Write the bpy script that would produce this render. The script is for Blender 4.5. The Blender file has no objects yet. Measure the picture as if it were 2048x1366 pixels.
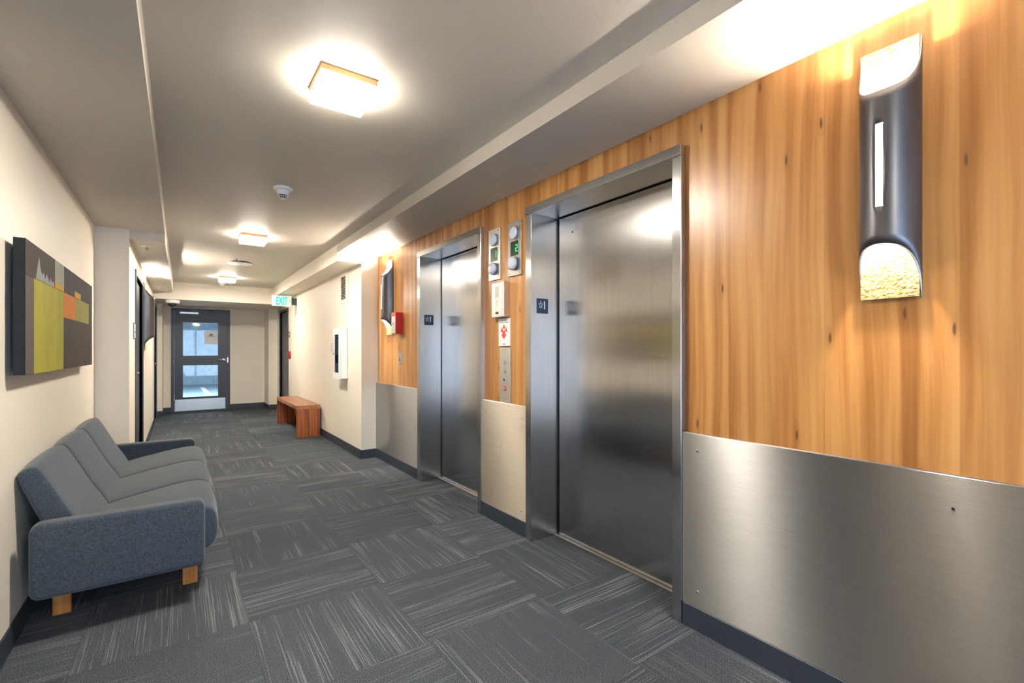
import bpy, bmesh, math, random
from mathutils import Vector, Matrix
random.seed(7)
C = bpy.context.scene.collection
S = bpy.context.scene
PI = math.pi

# ---------------------------------------------------------------- camera, world, exposure
cd = bpy.data.cameras.new('camera'); cam = bpy.data.objects.new('camera', cd); C.objects.link(cam)
cd.sensor_width = 36; cd.lens = 935/2048*36; cd.shift_y = 18/2048; cd.clip_start = .02
YAW = math.atan2(665, 935)
cam.location = (0, 0, 1.245); cam.rotation_euler = (PI/2, 0, -YAW)
S.camera = cam
S.view_settings.view_transform = 'Standard'; S.view_settings.look = 'None'
S.view_settings.gamma = 1; S.view_settings.use_curve_mapping = False
S.view_settings.exposure = 2.6
w = bpy.data.worlds.new('sky'); S.world = w; w.use_nodes = True
bg = w.node_tree.nodes['Background']; bg.inputs[0].default_value = (.50, .71, 1, 1); bg.inputs[1].default_value = 1.9
S.cycles.max_bounces = 10; S.cycles.diffuse_bounces = 6; S.cycles.glossy_bounces = 5
S.cycles.transparent_max_bounces = 8; S.cycles.sample_clamp_indirect = 4.0
S.cycles.caustics_reflective = False; S.cycles.caustics_refractive = False
S.cycles.use_denoising = True
def area(name, loc, rot, sx, sy, power, col, portal=False):
    l = bpy.data.lights.new(name, 'AREA'); l.shape = 'RECTANGLE'; l.size = sx; l.size_y = sy
    l.energy = power; l.color = col
    if portal: l.cycles.is_portal = True
    o = bpy.data.objects.new(name, l); o.location = loc; o.rotation_euler = rot; C.objects.link(o); return o
area('window_portal', (.55, -2.92, 1.15), (PI/2, 0, 0), 2.3, 2.1, 1, (1, 1, 1), True)
area('garage_lamp', (.6, 15.0, 2.9), (0, 0, 0), 4.0, 1.2, 80, (.62, .84, 1))
LAMP = (1, .925, .81); WARM = (1, .89, .76)
E_FIX = 60.0; E_SCONCE = 900.0

# ---------------------------------------------------------------- materials
class NT:
    def __init__(s, name):
        s.m = bpy.data.materials.new(name); s.m.use_nodes = True; s.t = s.m.node_tree
        s.b = s.t.nodes['Principled BSDF']; s.out = s.t.nodes['Material Output']
    def n(s, typ, ins=None, **props):
        nd = s.t.nodes.new(typ)
        for k, v in props.items(): setattr(nd, k, v)
        for k, v in (ins or {}).items(): s.set(nd.inputs[k], v)
        return nd
    def set(s, sock, v):
        if isinstance(v, bpy.types.NodeSocket): s.t.links.new(v, sock)
        elif isinstance(v, bpy.types.Node): s.t.links.new(v.outputs[0], sock)
        else:
            if hasattr(sock.default_value, '__len__') and hasattr(v, '__len__') and len(sock.default_value) == 4 and len(v) == 3: v = (*v, 1)
            sock.default_value = v
    def p(s, **kw):
        for k, v in kw.items(): s.set(s.b.inputs[k.replace('_', ' ')], v)
        return s
    def math(s, op, a, b=0.0, c=None):
        nd = s.n('ShaderNodeMath', {0: a, 1: b}, operation=op)
        if c is not None: s.set(nd.inputs[2], c)
        return nd.outputs[0]
    def pos(s):
        g = s.n('ShaderNodeNewGeometry'); x = s.n('ShaderNodeSeparateXYZ', {0: g.outputs['Position']}); return x.outputs[0], x.outputs[1], x.outputs[2]
    def obj(s):
        g = s.n('ShaderNodeTexCoord'); x = s.n('ShaderNodeSeparateXYZ', {0: g.outputs['Object']}); return x.outputs[0], x.outputs[1], x.outputs[2]
    def xyz(s, a, b, c): return s.n('ShaderNodeCombineXYZ', {0: a, 1: b, 2: c}).outputs[0]
    def noise(s, v, scale=1, detail=3, rough=.5): return s.n('ShaderNodeTexNoise', {'Vector': v, 'Scale': scale, 'Detail': detail, 'Roughness': rough}).outputs[0]
    def ramp(s, f, stops):
        r = s.n('ShaderNodeValToRGB', {0: f}); cr = r.color_ramp
        while len(cr.elements) < len(stops): cr.elements.new(.5)
        for e, (q, c) in zip(cr.elements, stops): e.position = q; e.color = (*c, 1) if hasattr(c, '__len__') else (c, c, c, 1)
        return r.outputs[0]
    def mix(s, f, a, b, mode='MIX'):
        nd = s.n('ShaderNodeMix', data_type='RGBA', blend_type=mode)
        s.set(nd.inputs[0], f); s.set(nd.inputs[6], a); s.set(nd.inputs[7], b); return nd.outputs[2]
    def bump(s, h, strength=.2, dist=.002):
        s.set(s.b.inputs['Normal'], s.n('ShaderNodeBump', {'Height': h, 'Strength': strength, 'Distance': dist}).outputs[0]); return s

def plain(name, col, rough=.5, metal=0, spec=.5, var=.04):
    t = NT(name); x, y, z = t.pos()
    nz = t.noise(t.xyz(x, y, z), 9, 3)
    lo = tuple(c*(1-var) for c in col); hi = tuple(min(1, c*(1+var)) for c in col)
    t.p(Base_Color=t.ramp(nz, [(.3, lo), (.7, hi)]), Roughness=rough, Metallic=metal, Specular_IOR_Level=spec)
    return t.m
def paint(name, col):
    t = NT(name); x, y, z = t.pos(); v = t.xyz(x, y, z)
    lo = tuple(c*.98 for c in col)
    t.p(Base_Color=t.ramp(t.noise(v, 1.3, 2), [(.3, lo), (.7, col)]), Roughness=.52, Specular_IOR_Level=.35)
    t.bump(t.noise(v, 260, 2), .05, .001); return t.m
def emit(name, col, e, base=(.8, .8, .8)):
    t = NT(name); t.p(Base_Color=base, Emission_Color=col, Emission_Strength=e, Roughness=.5); return t.m
def brushed(name, col, rough, aniso, horiz_spread, var=.06, stain=False):
    t = NT(name); x, y, z = t.pos()
    hz = t.math('ADD', x, y)
    if horiz_spread: gv = t.xyz(t.math('MULTIPLY', hz, 110), 0, t.math('MULTIPLY', z, 1.5))
    else: gv = t.xyz(t.math('MULTIPLY', hz, 5), 0, t.math('MULTIPLY', z, 160))
    g = t.noise(gv, 1, 3, .6)
    lo = tuple(c*(1-var) for c in col); hi = tuple(c*(1+var) for c in col)
    c = t.ramp(g, [(.3, lo), (.7, hi)])
    if stain:
        s1 = t.noise(t.xyz(x, t.math('MULTIPLY', y, 7), t.math('MULTIPLY', z, 5)), 1, 5, .7)
        c = t.mix(t.ramp(s1, [(.60, 0.), (.76, .4)]), c, (.16, .12, .08))
    r = t.n('ShaderNodeMapRange', {0: t.noise(t.xyz(x, y, z), 3, 3), 3: rough*.88, 4: rough*1.06}).outputs[0]
    nrm = t.n('ShaderNodeNewGeometry').outputs['Normal']
    if horiz_spread:
        tg = t.n('ShaderNodeVectorMath', {0: nrm, 1: (.012, .02, 1)}, operation='CROSS_PRODUCT').outputs[0]
    else:
        tg = t.xyz(.01, .01, 1)
    t.p(Base_Color=c, Metallic=1, Roughness=r, Anisotropic=aniso, Tangent=tg)
    return t.m
def woodmat(name, cols, leaf, along='z', across='y', gs=1.0, knots=True, rough=.33, coat=.15, gamma=1.0):
    t = NT(name); x, y, z = t.pos(); d = dict(x=x, y=y, z=z)
    a = d[across]; l = d[along]; o = d[[k for k in 'xyz' if k not in (along, across)][0]]
    warp = t.math('MULTIPLY', t.noise(t.xyz(t.math('MULTIPLY', a, 2.), 3.1, t.math('MULTIPLY', l, .7)), 1, 2), .10)
    u = t.math('DIVIDE', a, leaf); idx = t.math('FLOOR', u); fr = t.math('FRACT', u)
    h = t.n('ShaderNodeTexWhiteNoise', {'W': idx}, noise_dimensions='1D').outputs[0]
    aw = t.math('ADD', a, warp)
    n1 = t.noise(t.xyz(t.math('MULTIPLY', aw, 19*gs), t.math('MULTIPLY', h, 30), t.math('MULTIPLY', l, .6*gs)), 1, 2.5, .5)
    n2 = t.noise(t.xyz(t.math('MULTIPLY', aw, 120*gs), t.math('MULTIPLY', h, 9), t.math('MULTIPLY', l, 3*gs)), 1, 3, .6)
    f = t.math('ADD', t.math('MULTIPLY', n1, .80), t.math('ADD', t.math('MULTIPLY', n2, .12), t.math('MULTIPLY', h, .045)))
    c = t.ramp(f, [(.27, cols[0]), (.40, cols[1]), (.52, cols[2]), (.68, cols[3])])
    seam = t.math('LESS_THAN', fr, .006 if leaf > .2 else .012)
    c = t.mix(t.math('MULTIPLY', seam, .35), c, tuple(q*.5 for q in cols[0]))
    if knots:
        vn = t.n('ShaderNodeTexVoronoi', {'Vector': t.xyz(t.math('MULTIPLY', a, 8.0), t.math('MULTIPLY', l, 1.8), 0.0), 'Scale': 1.0, 'Randomness': 1.0}, voronoi_dimensions='2D')
        cs = t.n('ShaderNodeSeparateColor', {0: vn.outputs['Color']})
        sel = t.math('GREATER_THAN', cs.outputs[0], .50)
        ds = t.math('ADD', vn.outputs['Distance'], t.math('MULTIPLY', t.noise(t.xyz(t.math('MULTIPLY', a, 200), 0, t.math('MULTIPLY', l, 60)), 1, 2), .012))
        k = t.math('MULTIPLY', sel, t.ramp(ds, [(.028, 1.), (.050, 0.)]))
        halo = t.math('MULTIPLY', sel, t.ramp(ds, [(.03, .4), (.13, 0.)]))
        c = t.mix(halo, c, cols[0]); c = t.mix(t.math('MULTIPLY', k, .85), c, (.09, .035, .015))
    t.p(Base_Color=c, Roughness=rough, Specular_IOR_Level=.5, Coat_Weight=coat, Coat_Roughness=.25)
    t.bump(n2, .05, .001); return t.m
def fabric(name, dark, light):
    t = NT(name); x, y, z = t.pos(); v = t.xyz(x, y, z)
    a = t.noise(v, 480, 2, .7); b = t.noise(v, 190, 3, .7)
    f = t.math('ADD', t.math('MULTIPLY', a, .5), t.math('MULTIPLY', b, .5))
    t.p(Base_Color=t.ramp(f, [(.36, dark), (.64, light)]), Roughness=.95, Specular_IOR_Level=.1, Sheen_Weight=.25, Sheen_Roughness=.5)
    t.bump(a, .5, .0015); return t.m
def carpet():
    t = NT('carpet_tiles'); x, y, z = t.pos(); T = .61
    u = t.math('DIVIDE', t.math('SUBTRACT', x, .262), T); v = t.math('DIVIDE', t.math('ADD', y, .0), T)
    iu = t.math('FLOOR', u); iv = t.math('FLOOR', v)
    par = t.math('FLOORED_MODULO', t.math('ADD', iu, iv), 2.0)
    wn = t.n('ShaderNodeTexWhiteNoise', {'Vector': t.xyz(iu, iv, .5)}, noise_dimensions='3D')
    h = wn.outputs[0]
    # par 1: lines run along Y so the pattern varies with x
    def lerp(a, b): return t.math('ADD', t.math('MULTIPLY', a, par), t.math('MULTIPLY', b, t.math('SUBTRACT', 1.0, par)))
    s = lerp(x, y); l = lerp(y, x); hz = t.math('MULTIPLY', h, 61)
    wob = t.math('MULTIPLY', t.noise(t.xyz(t.math('MULTIPLY', s, 30), t.math('MULTIPLY', l, 30), hz), 1, 2), .004)
    s2 = t.math('ADD', s, wob)
    li = t.noise(t.xyz(t.math('MULTIPLY', s2, 210), t.math('MULTIPLY', l, 1.8), hz), 1, 2, .5)
    lj = t.noise(t.xyz(t.math('MULTIPLY', s2, 14), t.math('MULTIPLY', l, 1.2), t.math('ADD', hz, 9)), 1, 2, .5)
    dens = t.math('ADD', li, t.math('MULTIPLY', t.math('SUBTRACT', lj, .5), .45))
    dens = t.math('ADD', dens, t.math('MULTIPLY', t.math('SUBTRACT', t.math('FRACT', t.math('MULTIPLY', h, 7.31)), .5), .09))
    line = t.ramp(dens, [(.58, 0.), (.71, 1.)])
    rib = t.math('MULTIPLY', t.math('ADD', t.math('SINE', t.math('MULTIPLY', s2, 2*PI/.0052)), 1), .5)
    sp = t.noise(t.xyz(x, y, 0), 330, 2.5, .6)
    sp2 = t.ramp(sp, [(.42, 0.), (.59, 1.)])
    ax = t.math('SUBTRACT', t.math('FRACT', u), .5); ay = t.math('SUBTRACT', t.math('FRACT', v), .5)
    ed = t.math('MAXIMUM', t.math('ABSOLUTE', ax), t.math('ABSOLUTE', ay))
    seam = t.ramp(ed, [(.4935, 0.), (.498, 1.)])
    base = t.mix(sp2, (.010, .013, .018), (.150, .170, .198))
    base = t.mix(t.math('MULTIPLY', rib, .40), base, (.018, .021, .026))
    tone = t.n('ShaderNodeMapRange', {0: h, 3: .85, 4: 1.12}).outputs[0]
    base = t.mix(1.0, base, t.n('ShaderNodeCombineColor', {0: tone, 1: tone, 2: tone}).outputs[0], 'MULTIPLY')
    lc = t.mix(sp2, (.15, .158, .168), (.42, .43, .44))
    c = t.mix(t.math('MULTIPLY', line, .55), base, lc)
    c = t.mix(t.math('MULTIPLY', seam, .15), c, (.012, .013, .016))
    t.p(Base_Color=c, Roughness=.95, Specular_IOR_Level=.15)
    t.bump(t.math('ADD', sp, t.math('MULTIPLY', rib, .5)), .7, .003); return t.m
def glassmat(name, tint=(1, 1, 1), refl=.09):
    t = NT(name); tr = t.n('ShaderNodeBsdfTransparent', {0: tint}); gl = t.n('ShaderNodeBsdfGlossy', {'Roughness': .03})
    fr = t.n('ShaderNodeFresnel', {0: 1.45})
    mx = t.n('ShaderNodeMixShader', {0: fr, 1: tr, 2: gl}); t.t.links.new(mx.outputs[0], t.out.inputs[0]); return t.m
def goldleaf():
    t = NT('gold_leaf'); x, y, z = t.pos(); v = t.xyz(x, y, z)
    vo = t.n('ShaderNodeTexVoronoi', {'Vector': v, 'Scale': 75.0}, feature='DISTANCE_TO_EDGE').outputs[0]
    nz = t.noise(v, 60, 4, .6)
    t.p(Base_Color=t.ramp(nz, [(.35, (.24, .18, .06)), (.65, (.50, .40, .20))]), Roughness=.42, Metallic=.35)
    t.bump(t.math('ADD', vo, nz), .8, .003); return t.m

MT = dict(
    wall=paint('cream_wall_paint', (.79, .725, .62)),
    ceil=paint('ceiling_paint', (.60, .555, .485)),
    base=plain('charcoal_rubber', (.030, .040, .055), .45),
    dark=plain('charcoal_door_paint', (.042, .045, .058), .38),
    steel=brushed('steel_horizontal_grain', (.44, .44, .435), .38, 1.0, False),
    steelB=brushed('steel_scuffed', (.52, .46, .38), .42, 1.0, False, stain=True),
    door=brushed('steel_vertical_grain', (.56, .55, .54), .21, .80, True),
    frame=brushed('steel_frame', (.58, .575, .57), .24, .85, True),
    satin=plain('satin_metal', (.62, .62, .60), .35, 1),
    plate=brushed('plate_steel', (.66, .65, .62), .38, .6, False),
    chrome=plain('chrome', (.8, .8, .8), .12, 1),
    black=plain('black_plastic', (.012, .012, .014), .4),
    hole=plain('hollow_dark', (.004, .004, .005), .9),
    white=plain('white_enamel', (.80, .80, .79), .4),
    navy=plain('navy_plate', (.022, .045, .09), .45),
    silvertext=plain('pale_metal_lettering', (.75, .8, .85), .4),
    wood=woodmat('walnut_veneer_wall', [(.25, .095, .020), (.36, .150, .036), (.50, .240, .074), (.62, .345, .130)], .36),
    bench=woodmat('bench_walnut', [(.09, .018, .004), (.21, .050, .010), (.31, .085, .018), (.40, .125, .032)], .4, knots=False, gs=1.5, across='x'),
    benchtop=woodmat('bench_walnut_top', [(.19, .065, .022), (.29, .11, .040), (.37, .15, .055), (.42, .18, .075)], .4, along='y', across='x', knots=False, gs=1.2),
    leg=woodmat('sofa_leg_wood', [(.30, .10, .02), (.46, .17, .035), (.56, .22, .05), (.62, .27, .07)], .5, knots=False, gs=3, across='x'),
    fixwood=woodmat('fixture_oak', [(.45, .24, .08), (.55, .31, .11), (.62, .36, .14), (.68, .42, .18)], .5, along='x', across='z', knots=False, gs=2),
    sofa=fabric('sofa_wool', (.012, .018, .026), (.076, .097, .122)),
    carpet=carpet(),
    glass=glassmat('clear_glass'),
    red=plain('red_enamel', (.45, .006, .010), .35),
    redlabel=plain('red_label', (.75, .05, .03), .5),
    paper=plain('white_card', (.78, .79, .80), .5),
    ink=plain('black_ink', (.02, .02, .02), .6),
    lens=plain('frosted_lens', (.50, .54, .64), .30),
    display=plain('green_display', (.012, .035, .010), .25),
    digit=emit('green_segments', (0, 1, .22), .45, (0, .1, .05)),
    exitg=emit('green_exit_letters', (0, 1, .25), .55, (0, .1, .05)),
    exitw=emit('exit_face', (.85, 1, .92), .03, (.75, .72, .70)),
    fix=emit('fixture_diffuser', LAMP, E_FIX), fixside=emit('fixture_side', LAMP, 8.0),
    bulb=emit('sconce_bulb', WARM, E_SCONCE),
    slot=emit('sconce_slot', (1, .93, .78), .9),
    bronze=plain('gunmetal_shade', (.105, .105, .115), .38, .85),
    inner=plain('white_inner_shade', (.85, .82, .76), .5),
    gold=goldleaf(),
    brass=plain('aged_brass', (.42, .35, .16), .4, .8),
    garagewall=plain('garage_concrete_wall', (.42, .50, .56), .8, var=.12),
    garagefloor=plain('garage_concrete_floor', (.30, .36, .40), .7, var=.15),
    line=plain('white_road_paint', (.85, .86, .86), .7),
    alu=plain('aluminium_sill', (.62, .60, .56), .35, 1),
    greenframe=plain('green_plaque_frame', (.05, .12, .06), .5),
    pinkring=plain('red_ring', (.65, .03, .08), .4),
)

# ---------------------------------------------------------------- mesh helpers
def BM(): return bmesh.new()
def box(bm, x0, x1, y0, y1, z0, z1, mi=0, bev=0, seg=2):
    r = bmesh.ops.create_cube(bm, size=1); vs = r['verts']
    for v in vs:
        v.co = Vector((x0+(v.co.x+.5)*(x1-x0), y0+(v.co.y+.5)*(y1-y0), z0+(v.co.z+.5)*(z1-z0)))
    fs = list({f for v in vs for f in v.link_faces})
    for f in fs: f.material_index = mi
    if bev:
        es = list({e for v in vs for e in v.link_edges})
        bmesh.ops.bevel(bm, geom=es, offset=bev, segments=seg, profile=.5, affect='EDGES')
    return vs
def xf(vs, M):
    for v in vs: v.co = M @ v.co
def lathe(bm, prof, n=32, M=Matrix(), mi=0):
    rings = []
    for r, z in prof:
        rings.append([bm.verts.new(M @ Vector((r*math.cos(2*PI*k/n), r*math.sin(2*PI*k/n), z))) for k in range(n)])
    for a, b in zip(rings, rings[1:]):
        for k in range(n):
            f = bm.faces.new((a[k], a[(k+1) % n], b[(k+1) % n], b[k])); f.material_index = mi; f.smooth = True
    for rg, rev in ((rings[0], True), (rings[-1], False)):
        if True:
            try:
                f = bm.faces.new(rg[::-1] if rev else rg); f.material_index = mi
            except ValueError: pass
def prism(bm, pts, M, depth, mi=0):
    """pts in local xy, extruded along local z by depth, placed by M"""
    a = [bm.verts.new(M @ Vector((p[0], p[1], 0))) for p in pts]; b = [bm.verts.new(M @ Vector((p[0], p[1], depth))) for p in pts]
    n = len(pts)
    fs = [bm.faces.new(a[::-1]), bm.faces.new(b)] + [bm.faces.new((a[k], a[(k+1) % n], b[(k+1) % n], b[k])) for k in range(n)]
    for f in fs: f.material_index = mi
def tube(bm, pts, r, n=12, mi=0):
    pts = [Vector(p) for p in pts]; rings = []
    for i, p in enumerate(pts):
        d = (pts[min(i+1, len(pts)-1)]-pts[max(i-1, 0)]).normalized()
        up = Vector((0, 0, 1)) if abs(d.z) < .9 else Vector((1, 0, 0))
        s1 = d.cross(up).normalized(); s2 = d.cross(s1)
        rings.append([bm.verts.new(p+r*(math.cos(2*PI*k/n)*s1+math.sin(2*PI*k/n)*s2)) for k in range(n)])
    for a, b in zip(rings, rings[1:]):
        for k in range(n):
            f = bm.faces.new((a[k], a[(k+1) % n], b[(k+1) % n], b[k])); f.smooth = True; f.material_index = mi
    bm.faces.new(rings[0][::-1]).material_index = mi; bm.faces.new(rings[-1]).material_index = mi
def frameM(origin, normal, right):
    """local x = right, y = up(z), z = normal"""
    n = Vector(normal).normalized(); r = Vector(right).normalized(); u = n.cross(r)
    return Matrix.Translation(origin) @ Matrix((r, u, n)).transposed().to_4x4()
def put(name, bm, m, parent=None, smooth=False):
    bmesh.ops.recalc_face_normals(bm, faces=bm.faces[:])
    me = bpy.data.meshes.new(name); bm.to_mesh(me); bm.free()
    for q in (m if isinstance(m, (list, tuple)) else [m]): me.materials.append(MT[q])
    if smooth:
        for p in me.polygons: p.use_smooth = True
    o = bpy.data.objects.new(name, me); C.objects.link(o)
    if parent is not None:
        o.parent = parent; o.matrix_parent_inverse = world(parent).inverted()
    return o
def world(o):
    return (world(o.parent) @ o.matrix_parent_inverse @ o.matrix_basis) if o.parent else o.matrix_basis.copy()
def thing(name, label, cat, loc, group=None, kind=None):
    o = bpy.data.objects.new(name, None); C.objects.link(o); o.location = loc; o.empty_display_size = .1
    if kind: o['kind'] = kind
    if label: o['label'] = label
    if cat: o['category'] = cat
    if group: o['group'] = group
    return o
def tag(o, label, cat, group=None):
    o['label'] = label; o['category'] = cat
    if group: o['group'] = group
    return o
def struct(name, bm, m, parent=None, label=None):
    o = put(name, bm, m, parent)
    if parent is None: o['kind'] = 'structure'
    if label: o['label'] = label
    return o
def dup(root, loc, rotz=0, label=None):
    r = root.copy(); C.objects.link(r); r.location = loc; r.rotation_euler = (0, 0, rotz)
    if label: r['label'] = label
    for ch in list(root.children):
        c = ch.copy(); C.objects.link(c); c.parent = r
        for g in ch.children:
            d = g.copy(); C.objects.link(d); d.parent = c
    return r
def text_bm(bm, s, M, h, depth=.001, mi=0, align='CENTER', wid=None, bold=0.0):
    cu = bpy.data.curves.new('t', 'FONT'); cu.body = s; cu.size = 1; cu.align_x = align; cu.align_y = 'CENTER'; cu.extrude = 0; cu.offset = bold
    o = bpy.data.objects.new('t', cu); C.objects.link(o)
    dg = bpy.context.evaluated_depsgraph_get(); me = bpy.data.meshes.new_from_object(o.evaluated_get(dg))
    xs = [v.co.x for v in me.vertices]; ys = [v.co.y for v in me.vertices]
    cx = (min(xs)+max(xs))/2; cy = (min(ys)+max(ys))/2
    sy = h/(max(ys)-min(ys)); sx = sy if wid is None else wid/(max(xs)-min(xs))
    vs = [bm.verts.new(M @ Vector(((v.co.x-cx)*sx, (v.co.y-cy)*sy, 0))) for v in me.vertices]
    fs = []
    for p in me.polygons:
        try: f = bm.faces.new([vs[k] for k in p.vertices]); f.material_index = mi; fs.append(f)
        except ValueError: pass
    ex = bmesh.ops.extrude_face_region(bm, geom=fs)
    n = (M.to_3x3() @ Vector((0, 0, 1))).normalized()*depth
    for e in ex['geom']:
        if isinstance(e, bmesh.types.BMVert): e.co += n
        if isinstance(e, bmesh.types.BMFace): e.material_index = mi
    bpy.data.objects.remove(o); bpy.data.meshes.remove(me)
def disc(bm, origin, normal, r, depth, n=24, mi=0, dome=0):
    n_ = Vector(normal).normalized(); q = n_.to_track_quat('Z', 'Y').to_matrix().to_4x4(); M = Matrix.Translation(origin) @ q
    if dome: prof = [(r, 0), (r, depth*.55), (r*.93, depth*.8), (r*.75, depth*.95), (r*.4, depth), (.0005, depth)]
    else: prof = [(r, 0), (r, depth)]
    lathe(bm, prof, n, M, mi)

# ---------------------------------------------------------------- the shell
XL, XA, XR, XF = -.575, -.352, 1.895, 1.70       # near left wall, far left wall, wood wall, far right wall
YA, YR, YB, YE = 5.18, 5.37, 9.91, 11.6
bm = BM(); box(bm, -1.2, 2.75, -3.1, YE+.12, -.08, 0); struct('floor', bm, 'carpet')
bm = BM(); box(bm, -1.2, 2.75, -3.1, YE, 2.425, 2.5); struct('ceiling', bm, 'ceil')
# left wall with a doorway cut between 1.32 and 2.08 and the alcove return
DL = [(1.34, 2.10, 2.05)]
bm = BM(); box(bm, -.80, XL, -3.1, 1.34, 0, 2.425); box(bm, -.80, XL, 2.10, YA, 0, 2.425); box(bm, -.80, XL, 1.34, 2.10, 2.05, 2.425)
struct('wall_left', bm, 'wall')
d1a, d1b, d1z = 5.81, 6.93, 2.035
d2a, d2b, d2z = 9.93, 10.85, 2.06
bm = BM()
box(bm, -.80, XA, YA, d1a+.05, 0, 2.425); box(bm, -.80, XA, d1a+.05, d1b-.05, d1z-.05, 2.425); box(bm, -.80, XA, d1b-.05, d2a+.05, 0, 2.425)
box(bm, -.80, XA, d2a+.05, d2b-.05, d2z-.05, 2.425); box(bm, -.80, XA, d2b-.05, YE, 0, 2.425)
struct('wall_left_corridor', bm, 'wall')
# far right wall with doorway
r1a, r1b, r1z = 9.77, 10.70, 2.066
bm = BM()
box(bm, XF, 2.2, YR, r1a+.05, 0, 2.425); box(bm, XF, 2.2, r1a+.05, r1b-.05, r1z-.05, 2.425); box(bm, XF, 2.2, r1b-.05, YE, 0, 2.425)
struct('wall_right_corridor', bm, 'wall')
# wood clad elevator wall with two openings
E1 = (1.289, 2.464); E2 = (3.028, 4.192); HZ = 2.187; XS = 1.862; XD = 2.09
def wall_holes(bm, x0, x1, y0, y1, z0, z1, holes):
    y = y0
    for a, b, zt in holes:
        box(bm, x0, x1, y, a, z0, z1); box(bm, x0, x1, a, b, zt, z1); y = b
    box(bm, x0, x1, y, y1, z0, z1)
for i, (ya, yb, za, zb) in enumerate(((-3.1, E1[0]-.0005, 0, 2.425), (E1[0]-.0005, E1[1]+.0005, HZ+.0005, 2.425), (E1[1]+.0005, E2[0]-.0005, 0, 2.425), (E2[0]-.0005, E2[1]+.0005, HZ+.0005, 2.425), (E2[1]+.0005, YR, 0, 2.425))):
    bm = BM(); box(bm, XR, 2.25, ya, yb, za, zb); struct('wall_right', bm, 'wood')
# far wall with door opening, side piers
D3 = (-.139, .877, 2.10)
bm = BM(); box(bm, -.80, D3[0]+.03, YE, YE+.12, 0, 2.425); box(bm, D3[1]-.03, 2.2, YE, YE+.12, 0, 2.425); box(bm, D3[0]+.03, D3[1]-.03, YE, YE+.12, D3[2]-.03, 2.425)
struct('wall_far', bm, 'wall')
bm = BM(); box(bm, XA, -.262, 11.0, YE, 0, 2.125); struct('trim_1', bm, 'wall')
bm = BM(); box(bm, 1.53, XF, 11.0, YE, 0, 2.125); struct('trim_2', bm, 'wall')
# rear wall with a glazed opening
bm = BM(); box(bm, -.8, -.55, -3.1, -3.0, 0, 2.425); box(bm, 1.75, 2.25, -3.1, -3.0, 0, 2.425); box(bm, -.55, 1.75, -3.1, -3.0, 2.25, 2.425)
struct('wall_rear', bm, 'wall')
bm = BM()
for a in (-.55, .58, 1.69): box(bm, a, a+.06, -3.08, -3.02, 0, 2.25)
box(bm, -.55, 1.75, -3.08, -3.02, 2.19, 2.25); box(bm, -.55, 1.75, -3.08, -3.02, 0, .06)
wn = thing('window_1', None, None, (.6, -3.05, 0), kind='structure'); put('window_frame', bm, 'dark', wn)
bm = BM(); box(bm, -.49, .58, -3.055, -3.045, .06, 2.19); put('pane', bm, 'glass', wn)
bm = BM(); box(bm, .64, 1.69, -3.055, -3.045, .06, 2.19); put('pane', bm, 'glass', wn)
# dropped soffits and bulkhead
bm = BM(); box(bm, XL, -.105, -3.0, YA, 2.285, 2.425); struct('trim_3', bm, 'ceil')
bm = BM()
zt, zb = 2.425, 2.205
q = [(XA, YA), (-.105, YA), (-.088, 9.50), (XA, YB)]
prism(bm, q, Matrix.Translation((0, 0, zb)), zt-zb); struct('trim_4', bm, 'ceil')
bm = BM(); box(bm, 1.43, XR, -3.0, YR, 2.335, 2.425); struct('trim_5', bm, 'ceil')
bm = BM(); box(bm, 1.43, XF, YR, YB, 2.243, 2.425); struct('trim_6', bm, 'wall')
bm = BM(); box(bm, XA, XF, YB, YE, 2.125, 2.425); struct('trim_7', bm, 'wall')
# baseboards (charcoal rubber)
def bb(name, x0, x1, y0, y1, z=.103):
    bm = BM(); box(bm, x0, x1, y0, y1, 0, z, bev=.002, seg=1); struct(name, bm, 'base')
bb('baseboard_left', XL, XL+.008, 2.18, YA-.001); bb('baseboard_left.001', XL, XL+.008, -3, 1.30)
bb('baseboard_left_return', XL+.008, XA+.008, YA-.008, YA)
bb('baseboard_left_corridor', XA, XA+.008, YA, d1a-.001); bb('baseboard_left_corridor.001', XA, XA+.008, d1b+.001, d2a-.001)
bb('baseboard_left_pier', XA, -.254, 10.992, 11.0); bb('baseboard_left_pier.001', -.262, -.254, 11.0, YE)
bb('baseboard_far', -.254, D3[0], YE-.008, YE); bb('baseboard_far.001', D3[1], 1.522, YE-.008, YE)
bb('baseboard_right_pier', 1.522, 1.53, 10.992, YE); bb('baseboard_right_pier.001', 1.53, XF, 10.992, 11.0)
bb('baseboard_right_corridor', XF-.008, XF, YR-.008, r1a-.001); bb('baseboard_right_corridor.001', XF-.008, XF, r1b+.001, 10.992)
bb('baseboard_right_return', XF-.008, XR-.027, YR-.008, YR)
bb('baseboard_right', 1.868, XR, -3.0, E1[0]-.001); bb('baseboard_right.001', 1.868, XR, E1[1]+.001, E2[0]-.001); bb('baseboard_right.002', 1.868, XR, E2[1]+.001, YR-.008)

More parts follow.
